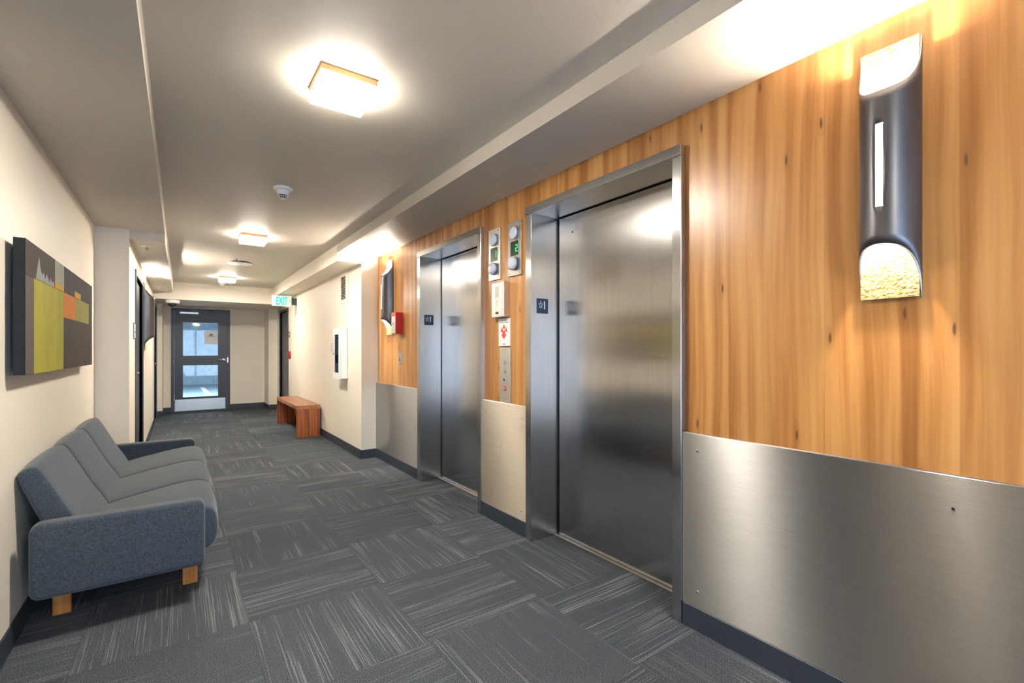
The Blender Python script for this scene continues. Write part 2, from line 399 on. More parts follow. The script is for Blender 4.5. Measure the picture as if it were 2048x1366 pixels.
# ---------------------------------------------------------------- elevators
def screw(bm, x, y, z, r=.0065, nrm=(-1, 0, 0)):
    disc(bm, (x, y, z), nrm, r, .004, 14, 0, dome=1)
def steel_panel(y0, y1, m, screws, label):
    t = thing('wainscot_panel', label, 'steel panel', (1.88, (y0+y1)/2, .103))
    bm = BM(); box(bm, 1.870, XR, y0, y1, .1035, .873, bev=.0015, seg=1); put('panel_sheet', bm, m, t)
    for y, z in screws:
        bm = BM(); screw(bm, 1.870, y, z); put('screw', bm, 'chrome', t)
    return t
tA = steel_panel(-3.0, E1[0]-.001, 'steel', [(1.21, .80), (1.21, .176), (-.35, .80), (-.35, .176)], 'long brushed steel wainscot panel right of the near elevator, under the wood cladding')
bm = BM(); disc(bm, (1.8702, .372, .775), (-1, 0, 0), .004, .0006, 12); put('screw_hole', bm, 'hole', tA)
steel_panel(E1[1]+.001, E2[0]-.001, 'steelB', [(2.972, .79), (2.517, .79), (2.972, .17), (2.517, .17)], 'scuffed brushed steel panel between the two elevators, under the call buttons')
steel_panel(E2[1]+.001, YR, 'steel', [(5.31, .80), (4.27, .80), (5.31, .17), (4.27, .17)], 'brushed steel panel left of the far elevator, beside the white wall corner')

def star(cx, cy, R, r, n=5):
    return [((R if k % 2 == 0 else r)*math.sin(PI*k/n)*.78+cx, (R if k % 2 == 0 else r)*math.cos(PI*k/n)+cy) for k in range(2*n)]
def elevator(E, label, sy1, hole):
    y0, y1 = E; yc = (y0+y1)/2; j = .048
    t = thing('elevator', label, 'elevator', (XS, yc, 0), 'elevators in the wood wall')
    bm = BM()
    box(bm, XS, XD+.05, y0, y0+j, 0, HZ-.05, bev=.0015, seg=1); put('door_jamb', bm, 'frame', t)
    bm = BM(); box(bm, XS, XD+.05, y1-j-.012, y1, 0, HZ-.05, bev=.0015, seg=1); ja = put('door_jamb', bm, 'frame', t)
    bm = BM(); box(bm, XS-.004, XD+.05, y0, y1, HZ-.05, HZ, bev=.0015, seg=1); put('door_header', bm, 'frame', t)
    bm = BM(); box(bm, XD, XD+.03, y0+j+.002, y1-j-.03, .006, HZ-.058); dp = put('sliding_door', bm, 'door', t)
    bm = BM(); box(bm, XD+.035, XD+.045, y0+j, y1-j-.012, 0, HZ-.05); put('door_recess', bm, 'hole', t)
    bm = BM()
    box(bm, XD-.028, XD-.016, y0+j, y1-j-.012, 0, .004); box(bm, XD-.011, XD-.004, y0+j, y1-j-.012, 0, .004)
    box(bm, XD-.028, XD+.0, y0+j, y1-j-.012, 0, .001, mi=1); put('door_sill', bm, ['alu', 'hole'], t)
    if hole:
        bm = BM(); disc(bm, (XD-.0004, 2.257, 2.018), (-1, 0, 0), .006, .0006, 16); put('key_hole', bm, 'hole', dp)
    # floor plate on the far jamb return (faces -Y)
    yy = y1-j-.012
    bm = BM(); box(bm, 1.909, 2.004, yy-.003, yy, 1.489, 1.588, bev=.001, seg=1); pl = put('floor_plate', bm, 'navy', ja)
    M = frameM((1.953, yy-.003, 1.545), (0, -1, 0), (1, 0, 0))
    bm = BM(); o = star(-.013, 0, .028, .0115); i = star(-.013, 0, .021, .0075)
    a = [bm.verts.new(M @ Vector((p[0], p[1], .001))) for p in o]; b = [bm.verts.new(M @ Vector((p[0], p[1], .001))) for p in i]
    n = len(a)
    for k in range(n): bm.faces.new((a[k], a[(k+1) % n], b[(k+1) % n], b[k]))
    ex = bmesh.ops.extrude_face_region(bm, geom=bm.faces[:])
    for e in ex['geom']:
        if isinstance(e, bmesh.types.BMVert): e.co.y -= .001
    prism(bm, [(.015, -.026), (.023, -.026), (.023, .026), (.017, .026), (.011, .018), (.011, .014), (.015, .016)], M, .0015)
    pn = put('plate_lettering', bm, 'silvertext', ja)
    return t
elevator(E1, 'nearer brushed steel elevator with a tiny keyhole in its door, right of the call buttons', 0, True)
elevator(E2, 'farther brushed steel elevator, left of the call buttons', 0, False)

# hall position indicators
SEG = dict(a=((0, 1), (1, 1)), b=((1, 1), (1, .5)), c=((1, .5), (1, 0)), d=((0, 0), (1, 0)), e=((0, .5), (0, 0)), f=((0, 1), (0, .5)), g=((0, .5), (1, .5)))
def indicator(y0, y1, z0, z1, digit, label):
    yc = (y0+y1)/2; xw = XR; xf_ = 1.883
    t = thing('floor_indicator', label, 'indicator', (xw, yc, z0), 'floor indicators between the elevators')
    bm = BM(); box(bm, xf_, xw, y0, y1, z0, z1, bev=.001, seg=1); put('face_plate', bm, 'plate', t)
    for zz, d in ((z1-.082, .020), (z0+.082, .034)):
        bm = BM(); disc(bm, (xf_, yc+.002, zz), (-1, 0, 0), .044, d, 36, 0, dome=1); put('lantern_lens', bm, 'lens', t, smooth=True)
    bm = BM(); box(bm, xf_-.0012, xf_, yc-.044, yc+.046, (z0+z1)/2-.050, (z0+z1)/2+.050); dp = put('display', bm, 'display', t)
    bm = BM(); M = frameM((xf_-.0014, yc-.016, (z0+z1)/2-.022), (-1, 0, 0), (0, -1, 0))
    W, H, th = .020, .042, .0058
    for s in {'1': 'bc', '2': 'abged'}[digit]:
        (ax, ay), (bx, by) = SEG[s]
        if digit == '1': ax = bx = .6
        x0, x1 = sorted((ax*W, bx*W)); q0, q1 = sorted((ay*H, by*H))
        prism(bm, [(x0-th/2, q0-th/2), (x1+th/2, q0-th/2), (x1+th/2, q1+th/2), (x0-th/2, q1+th/2)], M, .0006)
    put('digit', bm, 'digit', dp)
    for a in (y0+.02, y1-.02):
        for b in (z0+.018, z1-.018):
            bm = BM(); screw(bm, xf_, a, b, .004); put('screw', bm, 'chrome', t)
indicator(2.800, 2.948, 1.762, 2.137, '1', 'steel floor indicator showing a green 1, beside the far elevator')
indicator(2.542, 2.696, 1.762, 2.137, '2', 'steel floor indicator showing a green 2, beside the near elevator')

# intercom box
t = thing('intercom', 'silver wall intercom box with speaker grille, above the white warning card', 'intercom', (XR, 2.775, 1.48))
xf_ = 1.842; y0, y1, z0, z1 = 2.692, 2.845, 1.482, 1.728
bm = BM(); box(bm, xf_, XR, y0, y1, z0, z1, bev=.004); put('housing', bm, 'plate', t)
M = frameM((xf_-.0002, y0, z0), (-1, 0, 0), (0, -1, 0))  # local x to the right runs toward -Y
bm = BM()
for i in range(9):
    for k in range(15): disc(bm, (xf_-.0003, 2.800-i*.006, 1.698-k*.0052), (-1, 0, 0), .0016, .0005, 6)
for i in range(5):
    for k in range(8): disc(bm, (xf_-.0003, 2.787-i*.005, 1.604-k*.005), (-1, 0, 0), .0013, .0005, 6)
o = put('speaker_grille', bm, 'black', t)
bm = BM(); box(bm, xf_-.0006, xf_, 2.752, 2.802, 1.6115, 1.613); put('groove', bm, 'black', t)
bm = BM(); disc(bm, (xf_, 2.775, 1.556), (-1, 0, 0), .0025, .0006, 10); put('status_lamp', bm, 'black', t)
bm = BM(); box(bm, xf_-.0012, xf_, 2.756, 2.792, 1.503, 1.520); put('call_button', bm, 'black', t)

# white fire warning card
t = thing('warning_card', 'small white card with red leaping flame diamonds, hung under the intercom', 'card', (XR, 2.748, 1.27))
bm = BM(); box(bm, 1.885, XR, 2.680, 2.818, 1.276, 1.474, bev=.002); put('card_sheet', bm, 'paper', t)
M = frameM((1.8849, 2.749, 1.375), (-1, 0, 0), (0, -1, 0))
bm = BM()
for cx in (-.026, .026): prism(bm, [(cx, .042), (cx+.018, -.004), (0, -.052), (cx*.35, -.03)] if cx < 0 else [(cx, .042), (cx*.35, -.03), (0, -.052), (cx+.018, -.004)], M, .0006)
prism(bm, [(0, .062), (.018, .015), (.004, -.04), (-.004, -.04), (-.018, .015)], M, .0008)
prism(bm, [(-.044, -.004), (-.026, .042), (-.012, 0), (-.003, -.05)], M, .0006)
put('red_diamonds', bm, 'redlabel', t)
bm = BM()
for cx, cy in ((0, .018), (-.028, -.006), (.028, -.006)): disc(bm, (1.8842, 2.749-cx, 1.375+cy), (-1, 0, 0), .0105, .0012, 20)
put('round_symbol', bm, 'paper', t)
bm = BM(); text_bm(bm, 'In case of fire', frameM((1.8847, 2.749, 1.460), (-1, 0, 0), (0, -1, 0)), .008, .0004, wid=.062); put('printed_text', bm, 'ink', t)
bm = BM(); text_bm(bm, 'elevators are out of service', frameM((1.8847, 2.749, 1.446), (-1, 0, 0), (0, -1, 0)), .008, .0004, wid=.112); put('printed_text', bm, 'ink', t)
bm = BM(); text_bm(bm, 'Use exit', frameM((1.8847, 2.749, 1.293), (-1, 0, 0), (0, -1, 0)), .008, .0004, wid=.034)
put('printed_text', bm, 'ink', t)

# call station
t = thing('call_station', 'narrow steel elevator call plate with four round buttons, under the warning card', 'call buttons', (XR, 2.74, .88))
bm = BM(); box(bm, 1.886, XR, 2.674, 2.808, .876, 1.266, bev=.001, seg=1); put('face_plate', bm, 'plate', t)
for k, (zz, m2) in enumerate(((1.163, 'satin'), (1.100, 'satin'), (1.038, 'lens'), (.976, 'pinkring'))):
    bm = BM(); disc(bm, (1.886, 2.741, zz), (-1, 0, 0), .0165, .005, 28, 0, dome=0); rg = put('call_button', bm, m2 if k > 1 else 'satin', t)
    bm = BM(); disc(bm, (1.881, 2.741, zz), (-1, 0, 0), .0105, .003, 24, 0, dome=1); put('button_cap', bm, 'plate' if k != 2 else 'dark', rg)
for zz in (.895, 1.25):
    bm = BM(); screw(bm, 1.886, 2.741, zz, .003); put('screw', bm, 'chrome', t)

# red fireman key box and key switch
t = thing('fire_key_box', 'red metal key box with silver front and red strip, beside the far wall sconce', 'key box', (XR, 4.67, 1.42))
bm = BM(); box(bm, 1.815, XR, 4.622, 4.735, 1.418, 1.642, bev=.003); put('housing', bm, 'red', t)
bm = BM(); box(bm, 1.8125, 1.815, 4.628, 4.732, 1.424, 1.636); fc = put('cover_plate', bm, 'plate', t)
bm = BM(); box(bm, 1.8118, 1.8125, 4.634, 4.726, 1.600, 1.632); put('red_strip', bm, 'redlabel', fc)
bm = BM(); disc(bm, (1.8125, 4.680, 1.527), (-1, 0, 0), .011, .008, 20, dome=1); put('lock', bm, 'chrome', fc)
t = thing('key_switch', 'small steel key switch plate on the wood wall, below the red key box', 'switch', (XR, 4.68, 1.10))
bm = BM(); box(bm, 1.884, XR, 4.650, 4.722, 1.108, 1.222, bev=.001, seg=1); put('face_plate', bm, 'satin', t)
bm = BM(); disc(bm, (1.884, 4.684, 1.145), (-1, 0, 0), .009, .004, 16); put('key_barrel', bm, 'black', t)
bm = BM(); [disc(bm, (1.8845, 4.684, zz), (-1, 0, 0), .004, .002, 10) for zz in (1.165, 1.18, 1.195)]; put('indicator_dots', bm, 'black', t)

# ---------------------------------------------------------------- wall sconces (local: wall plane x=0, faces -x, bottom z=0)
R, DEP, HS, CUT = .080, .108, .825, .168
def sconce_shell():
    phis = [-90, -87, -84, -81, -78, -74, -70, -65, -60, -53, -46, -38, -30, -22, -14]; phis = phis+[-p for p in phis]; phis = sorted(set([p for p in phis if abs(p) > 8]+[-7.2, -3.6, 0, 3.6, 7.2]))
    zs0, zs1 = .285, .545
    bm = BM(); cols = []
    for ph in phis:
        a = math.radians(ph); c = max(0, math.cos(a)); dr_ = .75*math.sqrt(max(0, 1-(1-c)**2))+.25*c; zb = CUT*dr_; zt = HS-CUT*dr_*1.05
        rows = [zb+(zs0-zb)*k/4 for k in range(4)]+[zs0+.004*0, zs0+(zs1-zs0)*.5, zs1]+[zs1+(zt-zs1)*k/4 for k in range(1, 5)]
        # rounded slot ends are suggested by shortening the outer slot columns
        cols.append([bm.verts.new((-DEP*c, R*math.sin(a), zz)) for zz in rows])
    for i in range(len(phis)-1):
        inslot = abs((phis[i]+phis[i+1])/2) < 7.3
        for k in range(len(cols[0])-1):
            if inslot and k in (4, 5): continue
            f = bm.faces.new((cols[i][k], cols[i+1][k], cols[i+1][k+1], cols[i][k+1])); f.smooth = True
    for f in bm.faces:
        pass
    return bm
def make_sconce(loc, rotz, label, seen=True):
    t = thing('wall_sconce', label, 'wall light', (0, 0, 0), 'half pipe wall sconces')
    bm = sconce_shell(); o = put('shade', bm, ['bronze', 'inner'], t)
    # orient normals outward, thicken inward so that the inner skin takes the white material
    md = o.modifiers.new('thickness', 'SOLIDIFY'); md.thickness = .007; md.offset = -1; md.material_offset = 1; md.material_offset_rim = 1
    me = o.data
    bm2 = bmesh.new(); bm2.from_mesh(me)
    bm2.faces.ensure_lookup_table()
    bmesh.ops.recalc_face_normals(bm2, faces=bm2.faces[:])
    f0 = bm2.faces[len(bm2.faces)//2]
    if f0.normal.dot(Vector((f0.calc_center_median().x, f0.calc_center_median().y, 0))) < 0: bmesh.ops.reverse_faces(bm2, faces=bm2.faces[:])
    bm2.to_mesh(me); bm2.free()
    bm = BM(); box(bm, -.018, -.012, -R+.003, R-.003, .002, HS-.004); put('back_plate', bm, 'gold', t)
    bm = BM(); box(bm, -.09, -.001, -R, -R+.004, 0, .004); box(bm, -.10, -.0, R-.004, R, 0, .004)
    bm.free()
    bm = BM(); lathe(bm, [(.013, 0), (.013, .39)], 16, Matrix.Translation((-.058, 0, .265))); put('lamp_tube', bm, 'bulb', t)
    bm = BM(); box(bm, -DEP+.0035, -DEP+.007, -.0105, .0105, .287, .543, bev=.001, seg=1); put('slot_diffuser', bm, 'slot', t)
    t.location = loc; t.rotation_euler = (0, 0, rotz)
    return t
s0 = make_sconce((XR, .528, 1.413), 0, 'large gunmetal half pipe wall sconce on the wood wall, right of the near elevator')
dup(s0, (XR, 4.965, 1.413), 0, 'gunmetal half pipe wall sconce on the wood wall beside the red key box')
dup(s0, (XA, 7.213, 1.245), PI, 'gunmetal half pipe wall sconce on the cream corridor wall between the dark doors')
dup(s0, (XL, .86, 1.413), PI, 'gunmetal half pipe wall sconce on the near left wall before the charcoal door')

# ---------------------------------------------------------------- ceiling lights
def ceiling_light(loc, label):
    t = thing('ceiling_light', label, 'ceiling light', (0, 0, 0), 'square ceiling lights along the corridor')
    a = .117
    bm = BM(); box(bm, -a, a, -a, a, -.026, 0, bev=.002, seg=1); put('frame', bm, 'fixwood', t)
    bm = BM(); box(bm, -a+.003, a-.003, -a+.003, a-.003, -.072, -.0265, bev=.006)
    bm.normal_update()
    for f in bm.faces: f.material_index = 0 if f.normal.z < -.9 else 1
    put('diffuser', bm, ['fix', 'fixside'], t)
    t.location = loc; return t
l0 = ceiling_light((.589, 2.122, 2.425), 'glowing square ceiling light with wood rim, nearest of those along the corridor')
dup(l0, (.617, 5.475, 2.425), 0, 'glowing square ceiling light just beyond the smoke detector')
dup(l0, (.626, 8.80, 2.425), 0, 'glowing square ceiling light nearest the far bulkhead')
dup(l0, (.589, -1.25, 2.425), 0, 'square ceiling light over the lobby by the glazed rear wall')

# ---------------------------------------------------------------- ceiling devices
t = thing('smoke_detector', 'white cone smoke detector with dark slots on the ceiling before the second light', 'smoke detector', (.61, 3.72, 2.425))
bm = BM(); Mx = Matrix.Translation((.61, 3.72, 2.425)) @ Matrix.Rotation(PI, 4, 'X')
lathe(bm, [(.058, 0), (.064, .006), (.064, .018), (.056, .024)], 36, Mx); put('base_ring', bm, 'white', t)
bm = BM(); lathe(bm, [(.050, .022), (.048, .032), (.036, .052), (.033, .056)], 36, Mx); lathe(bm, [(.024, .078), (.014, .083), (.001, .084)], 24, Mx)
for k in range(12):
    a = 2*PI*k/12; tube(bm, [Mx @ Vector((.034*math.cos(a), .034*math.sin(a), .055)), Mx @ Vector((.0245*math.cos(a), .0245*math.sin(a), .079))], .0022, 6)
lathe(bm, [(.0305, .066), (.030, .068)], 24, Mx)
put('sensor_cone', bm, 'white', t)
bm = BM(); lathe(bm, [(.031, .054), (.022, .080)], 24, Mx); put('slots', bm, 'black', t)
t = thing('air_diffuser', 'round white ceiling air diffuser with a dark gap, between the second and third lights', 'air diffuser', (.66, 7.22, 2.425))
Mx = Matrix.Translation((.66, 7.22, 2.425)) @ Matrix.Rotation(PI, 4, 'X')
bm = BM(); lathe(bm, [(.10, 0), (.10, .014)], 36, Mx); put('neck', bm, 'hole', t)
bm = BM(); lathe(bm, [(.146, .014), (.148, .018), (.12, .026), (.001, .028)], 40, Mx); put('pan', bm, 'white', t)
def sprinkler(name, loc, label, cat, r=.035, pend=True):
    t = thing(name, label, cat, loc)
    Mx = Matrix.Translation(loc) @ Matrix.Rotation(PI, 4, 'X')
    bm = BM(); lathe(bm, [(r, 0), (r, .003), (r*.5, .008), (r*.3, .009)], 28, Mx); put('escutcheon', bm, 'white', t)
    if pend:
        bm = BM(); lathe(bm, [(.007, .006), (.007, .022), (.004, .03), (.014, .031), (.014, .033)], 14, Mx); put('sprinkler_head', bm, 'brass', t)
sprinkler('sprinkler', (-.245, 5.46, 2.205), 'pendent sprinkler with white escutcheon under the left soffit, beside the alcove wall', 'sprinkler', .045)
sprinkler('sprinkler', (.60, 6.9, 2.425), 'small pendent sprinkler on the main ceiling, just before the round air diffuser', 'sprinkler', .02)
t = thing('alarm_dome', 'small pale dome under the end of the left soffit', 'detector', (-.21, 8.87, 2.205))
bm = BM(); lathe(bm, [(.035, 0), (.035, .006), (.025, .018), (.001, .024)], 24, Matrix.Translation((-.21, 8.87, 2.205)) @ Matrix.Rotation(PI, 4, 'X')); put('dome', bm, 'ceil', t, smooth=True)
t = thing('heat_detector', 'small white detector on the ceiling close to the far bulkhead', 'detector', (.60, 9.55, 2.425))
bm = BM(); lathe(bm, [(.058, 0), (.058, .02), (.04, .03), (.036, .055), (.001, .058)], 28, Matrix.Translation((.60, 9.55, 2.425)) @ Matrix.Rotation(PI, 4, 'X')); put('body', bm, 'white', t)
t = thing('security_camera', 'white dome security camera with dark eye under the far bulkhead, above the glazed door', 'camera', (-.10, 10.03, 2.125))
Mx = Matrix.Translation((-.10, 10.03, 2.125)) @ Matrix.Rotation(PI, 4, 'X')
bm = BM(); lathe(bm, [(.100, 0), (.106, .008), (.106, .045), (.096, .060), (.066, .066)], 36, Mx); put('housing', bm, 'white', t)
bm = BM(); lathe(bm, [(.064, .062), (.060, .085), (.045, .108), (.024, .121), (.001, .126)], 32, Mx); put('dome_lens', bm, 'black', t, smooth=True)

# ---------------------------------------------------------------- dark side doors
def side_door(name, x, sgn, y0, y1, zt, label, lever_y):
    """sgn=+1: wall faces +x (left wall)"""
    t = thing(name, label, None, (x, (y0+y1)/2, 0), kind='structure')
    def bx(bm, d0, d1, *r): a, b = sorted((x+sgn*d0, x+sgn*d1)); box(bm, a, b, *r)
    bm = BM()
    bx(bm, -.11, .012, y0, y0+.05, 0, zt); bx(bm, -.11, .012, y1-.05, y1, 0, zt); bx(bm, -.11, .012, y0+.05, y1-.05, zt-.05, zt)
    put('door_frame', bm, 'dark', t)
    bm = BM(); bx(bm, -.065, -.022, y0+.053, y1-.053, .008, zt-.053); sl = put('door_leaf', bm, 'dark', t)
    bm = BM(); disc(bm, (x-sgn*.022, lever_y, 1.02), (sgn, 0, 0), .026, .010, 24)
    s = 1 if lever_y < (y0+y1)/2 else -1
    tube(bm, [(x-sgn*.04, lever_y, 1.02), (x+sgn*.012, lever_y, 1.02), (x+sgn*.016, lever_y+s*.02, 1.02), (x+sgn*.016, lever_y+s*.11, 1.02)], .008, 10)
    put('door_handle', bm, 'chrome', sl)
    return t
side_door('door_1', XA, 1, d1a, d1b, d1z, 'charcoal door in the left corridor wall beside the room plaque', 5.93)
side_door('door_2', XA, 1, d2a, d2b, d2z, 'charcoal door in the left corridor wall beyond the sconce', 10.05)
side_door('door_4', XF, -1, r1a, r1b, r1z, 'charcoal door in the right corridor wall under the exit sign', 9.9)
side_door('door_5', XL, 1, 1.29, 2.15, 2.10, 'charcoal door in the near left wall', 1.42)

# ---------------------------------------------------------------- glazed far door
t = thing('door_3', 'charcoal glazed door with two panes and steel kick plate in the far wall', None, (.37, YE, 0), kind='structure')
a, b, zt = D3
bm = BM(); box(bm, a, a+.052, YE-.015, YE+.12, 0, zt); box(bm, b-.052, b, YE-.015, YE+.12, 0, zt); box(bm, a+.052, b-.052, YE-.015, YE+.12, zt-.052, zt)
put('door_frame', bm, 'dark', t)
x0, x1, yd0, yd1 = a+.056, b-.056, YE+.01, YE+.055
gx0, gx1 = .052, .664; ga, gb_, gc, gd = .29, .945, 1.135, 1.825
bm = BM()
box(bm, x0, gx0, yd0, yd1, .012, zt-.056); box(bm, gx1, x1, yd0, yd1, .012, zt-.056)
box(bm, gx0, gx1, yd0, yd1, .012, ga); box(bm, gx0, gx1, yd0, yd1, gb_, gc); box(bm, gx0, gx1, yd0, yd1, gd, zt-.056)
lf = put('door_leaf', bm, 'dark', t)
for z0, z1 in ((ga, gb_), (gc, gd)):
    bm = BM(); e = .022
    box(bm, gx0-e, gx1+e, yd0-.012, yd0, z0-e, z0+.004); box(bm, gx0-e, gx1+e, yd0-.012, yd0, z1-.004, z1+e)
    box(bm, gx0-e, gx0+.004, yd0-.012, yd0, z0+.004, z1-.004); box(bm, gx1-.004, gx1+e, yd0-.012, yd0, z0+.004, z1-.004)
    put('glazing_bead', bm, 'dark', lf)
    bm = BM(); box(bm, gx0, gx1, yd0+.02, yd0+.026, z0, z1); put('pane', bm, 'glass', lf)
bm = BM(); box(bm, x0+.01, x1-.03, yd0-.0155, yd0-.0125, .02, .252); box(bm, x0+.02, x1-.04, yd0-.0125, yd0, .03, .242); put('kick_plate', bm, 'satin', lf)
bm = BM(); disc(bm, (.762, yd0, 1.045), (0, -1, 0), .036, .014, 28, dome=1)
tube(bm, [(.762, yd0, 1.045), (.762, yd0-.055, 1.045), (.745, yd0-.062, 1.045), (.64, yd0-.062, 1.043)], .012, 12); put('door_handle', bm, 'chrome', lf)
bm = BM(); box(bm, .823, .846, YE-.018, YE-.014, .99, 1.10); put('strike_plate', bm, 'satin', t)
for zz in (.25, 1.02, 1.80):
    bm = BM(); tube(bm, [(a+.052, YE-.018, zz-.06), (a+.052, YE-.018, zz+.06)], .011, 12); put('hinge', bm, 'satin', t)
bm = BM(); box(bm, .0, .32, yd0-.06, yd0, 1.985, 2.03, bev=.006); put('door_closer', bm, 'satin', lf)
bm = BM(); tube(bm, [(.12, yd0-.03, 2.03), (.26, yd0-.09, 2.05), (.45, yd0-.03, 2.062)], .006, 8); put('closer_arm', bm, 'satin', t)
# paper taped to the glass
t = thing('paper_notice', 'pale paper notice with green print taped inside the upper glass pane of the far door', 'notice', (.55, yd0+.018, 1.4))
bm = BM(); box(bm, .425, .655, yd0+.0165, yd0+.0185, 1.375, 1.655); put('sheet', bm, 'paper', t)
bm = BM(); M = frameM((.54, yd0+.0162, 1.57), (0, -1, 0), (1, 0, 0))
prism(bm, [(-.045, -.012), (.045, -.012), (.02, .018), (-.02, .018)], M, .0004); box(bm, .47, .61, yd0+.0158, yd0+.0162, 1.53, 1.537); put('green_print', bm, 'greenframe', t)
# garage beyond the door
bm = BM(); box(bm, -5, 7, YE+.12, 20.6, -.08, 0); struct('floor_garage', bm, 'garagefloor')
bm = BM(); box(bm, -5, 7, 20.5, 20.6, 0, 3.1); box(bm, -5.1, -5, YE+.12, 20.6, 0, 3.1); box(bm, 7, 7.1, YE+.12, 20.6, 0, 3.1); box(bm, 2.2, 7, YE+.1, YE+.12, 0, 3.1); box(bm, -5, -.8, YE+.1, YE+.12, 0, 3.1); box(bm, -.8, 2.2, YE+.1, YE+.12, 2.5, 3.1)
struct('wall_garage', bm, 'garagewall')
bm = BM(); box(bm, -5.1, 7.1, YE+.1, 20.6, 3.1, 3.2); box(bm, -5, 7, 18.9, 19.5, 2.5, 3.1); struct('ceiling_garage', bm, 'garagewall')
bm = BM(); prism(bm, [(.60, 15.6), (.74, 15.6), (.68, 18.9), (.56, 18.9)], Matrix.Translation((0, 0, 0)), .004)
tag(put('parking_line', bm, 'line'), 'white painted parking line on the garage floor seen through the lower door pane', 'road marking')

# ---------------------------------------------------------------- exit sign
ye = 8.98
t = thing('exit_sign', 'white exit sign with glowing green EXIT letters and arrow, over the right door', 'exit sign', (1.7, ye+.03, 2.1))
bm = BM(); box(bm, 1.300, 1.612, ye, ye+.030, 2.018, 2.203, bev=.003); put('face', bm, 'exitw', t)
bm = BM(); box(bm, 1.612, 1.700, ye+.004, ye+.026, 2.05, 2.17); put('bracket', bm, 'dark', t)
bm = BM(); text_bm(bm, 'EXIT', frameM((1.455, ye-.0005, 2.110), (0, -1, 0), (1, 0, 0)), .140, .0015, wid=.185, bold=.03)
prism(bm, [(.548-.40, .0), (.0, 0), (.0, 0)][:0] or [(1.572-1.455, .022), (1.592-1.455, 0), (1.572-1.455, -.022), (1.572-1.455+.008, 0)], frameM((1.462, ye-.0005, 2.110), (0, -1, 0), (1, 0, 0)), .0015)
put('exit_lettering', bm, 'exitg', t)

# ---------------------------------------------------------------- small things on the far right wall
t = thing('air_grille', 'white louvred air grille high on the right corridor wall', 'air grille', (XF, 6.02, 1.86))
g0, g1, h0, h1 = 5.90, 6.25, 1.845, 2.228
bm = BM(); e = .045
for r in ((g0, g1, h0, h0+e), (g0, g1, h1-e, h1), (g0, g0+e*1.6, h0+e, h1-e), (g1-e*1.6, g1, h0+e, h1-e)): box(bm, XF-.009, XF-.0005, r[0], r[1], r[2], r[3])
put('grille_frame', bm, 'wall', t)
bm = BM(); box(bm, XF-.0015, XF-.0005, g0+e, g1-e, h0+e, h1-e); put('grille_back', bm, 'hole', t)
bm = BM(); nl = 15
for k in range(nl):
    z = h0+e+(k+.5)*(h1-h0-2*e)/nl; vs = box(bm, -.008, .008, g0+e*1.5, g1-e*1.5, -.0012, .0012)
    xf(vs, Matrix.Translation((XF-.008, 0, z)) @ Matrix.Rotation(math.radians(-35), 4, 'Y'))
put('louvres', bm, 'wall', t)
t = thing('extinguisher_cabinet', 'white fire extinguisher cabinet with narrow glass window on the right corridor wall', 'cabinet', (XF, 6.05, .89))
c0, c1, z0, z1, xf_ = 5.895, 6.195, .893, 1.515, 1.60
bm = BM()
box(bm, xf_+.004, XF, c0, c0+.004, z0, z1); box(bm, xf_+.004, XF, c1-.004, c1, z0, z1); box(bm, xf_+.004, XF, c0, c1, z0, z0+.004); box(bm, xf_+.004, XF, c0, c1, z1-.004, z1); box(bm, XF-.004, XF, c0, c1, z0, z1)
put('cabinet_body', bm, 'white', t)
bm = BM(); w0, w1, v0, v1 = c0+.052, c1-.062, z0+.075, z1-.07
box(bm, xf_, xf_+.01, c0-.004, w0, z0-.004, z1+.004); box(bm, xf_, xf_+.01, w1, c1+.004, z0-.004, z1+.004); box(bm, xf_, xf_+.01, w0, w1, z0-.004, v0); box(bm, xf_, xf_+.01, w0, w1, v1, z1+.004)
dr = put('cabinet_door', bm, 'white', t)
bm = BM(); box(bm, xf_+.004, xf_+.006, w0, w1, v0, v1); put('window_pane', bm, 'glass', dr)
bm = BM(); tube(bm, [(xf_, c1-.03, 1.24), (xf_-.028, c1-.03, 1.24), (xf_-.030, c1-.03, 1.235), (xf_-.030, c1-.03, 1.335), (xf_-.028, c1-.03, 1.33), (xf_, c1-.03, 1.33)], .004, 8)
put('cabinet_handle', bm, 'satin', dr)
bm = BM(); disc(bm, (xf_, c1-.03, 1.205), (-1, 0, 0), .009, .008, 14); put('lock', bm, 'dark', dr)
bm = BM()
M = frameM((xf_-.0004, c1-.012, 1.20), (-1, 0, 0), (0, 0, -1))
text_bm(bm, 'FIRE EXTINGUISHER', M, .016, .0004, wid=.42); put('cabinet_lettering', bm, 'redlabel', dr)
t = thing('fire_extinguisher', 'grey fire extinguisher standing inside the white wall cabinet', 'fire extinguisher', (1.652, 6.04, z0+.004))
bm = BM(); lathe(bm, [(.036, 0), (.040, .006), (.040, .33), (.030, .375), (.014, .395), (.014, .42)], 24, Matrix.Translation((1.652, 6.04, z0+.004))); put('cylinder', bm, 'satin', t)
bm = BM(); box(bm, 1.62, 1.67, 6.03, 6.05, z0+.42, z0+.455, bev=.003); put('valve_handle', bm, 'black', t)
t = thing('wall_switch', 'small brass plate with pale switch on the wall beside the right dark door', 'switch', (XF, 9.67, 1.55))
bm = BM(); box(bm, XF-.006, XF, 9.60, 9.72, 1.495, 1.605, bev=.001, seg=1); put('face_plate', bm, 'brass', t)
bm = BM(); box(bm, XF-.012, XF-.006, 9.635, 9.665, 1.53, 1.57); put('toggle', bm, 'paper', t)
t = thing('fire_bell', 'red round alarm on the wall beside the right dark door, under the brass switch', 'alarm', (XF, 9.58, 1.16))
bm = BM(); disc(bm, (XF, 9.60, 1.16), (-1, 0, 0), .075, .035, 28, dome=1); put('bell', bm, 'red', t)
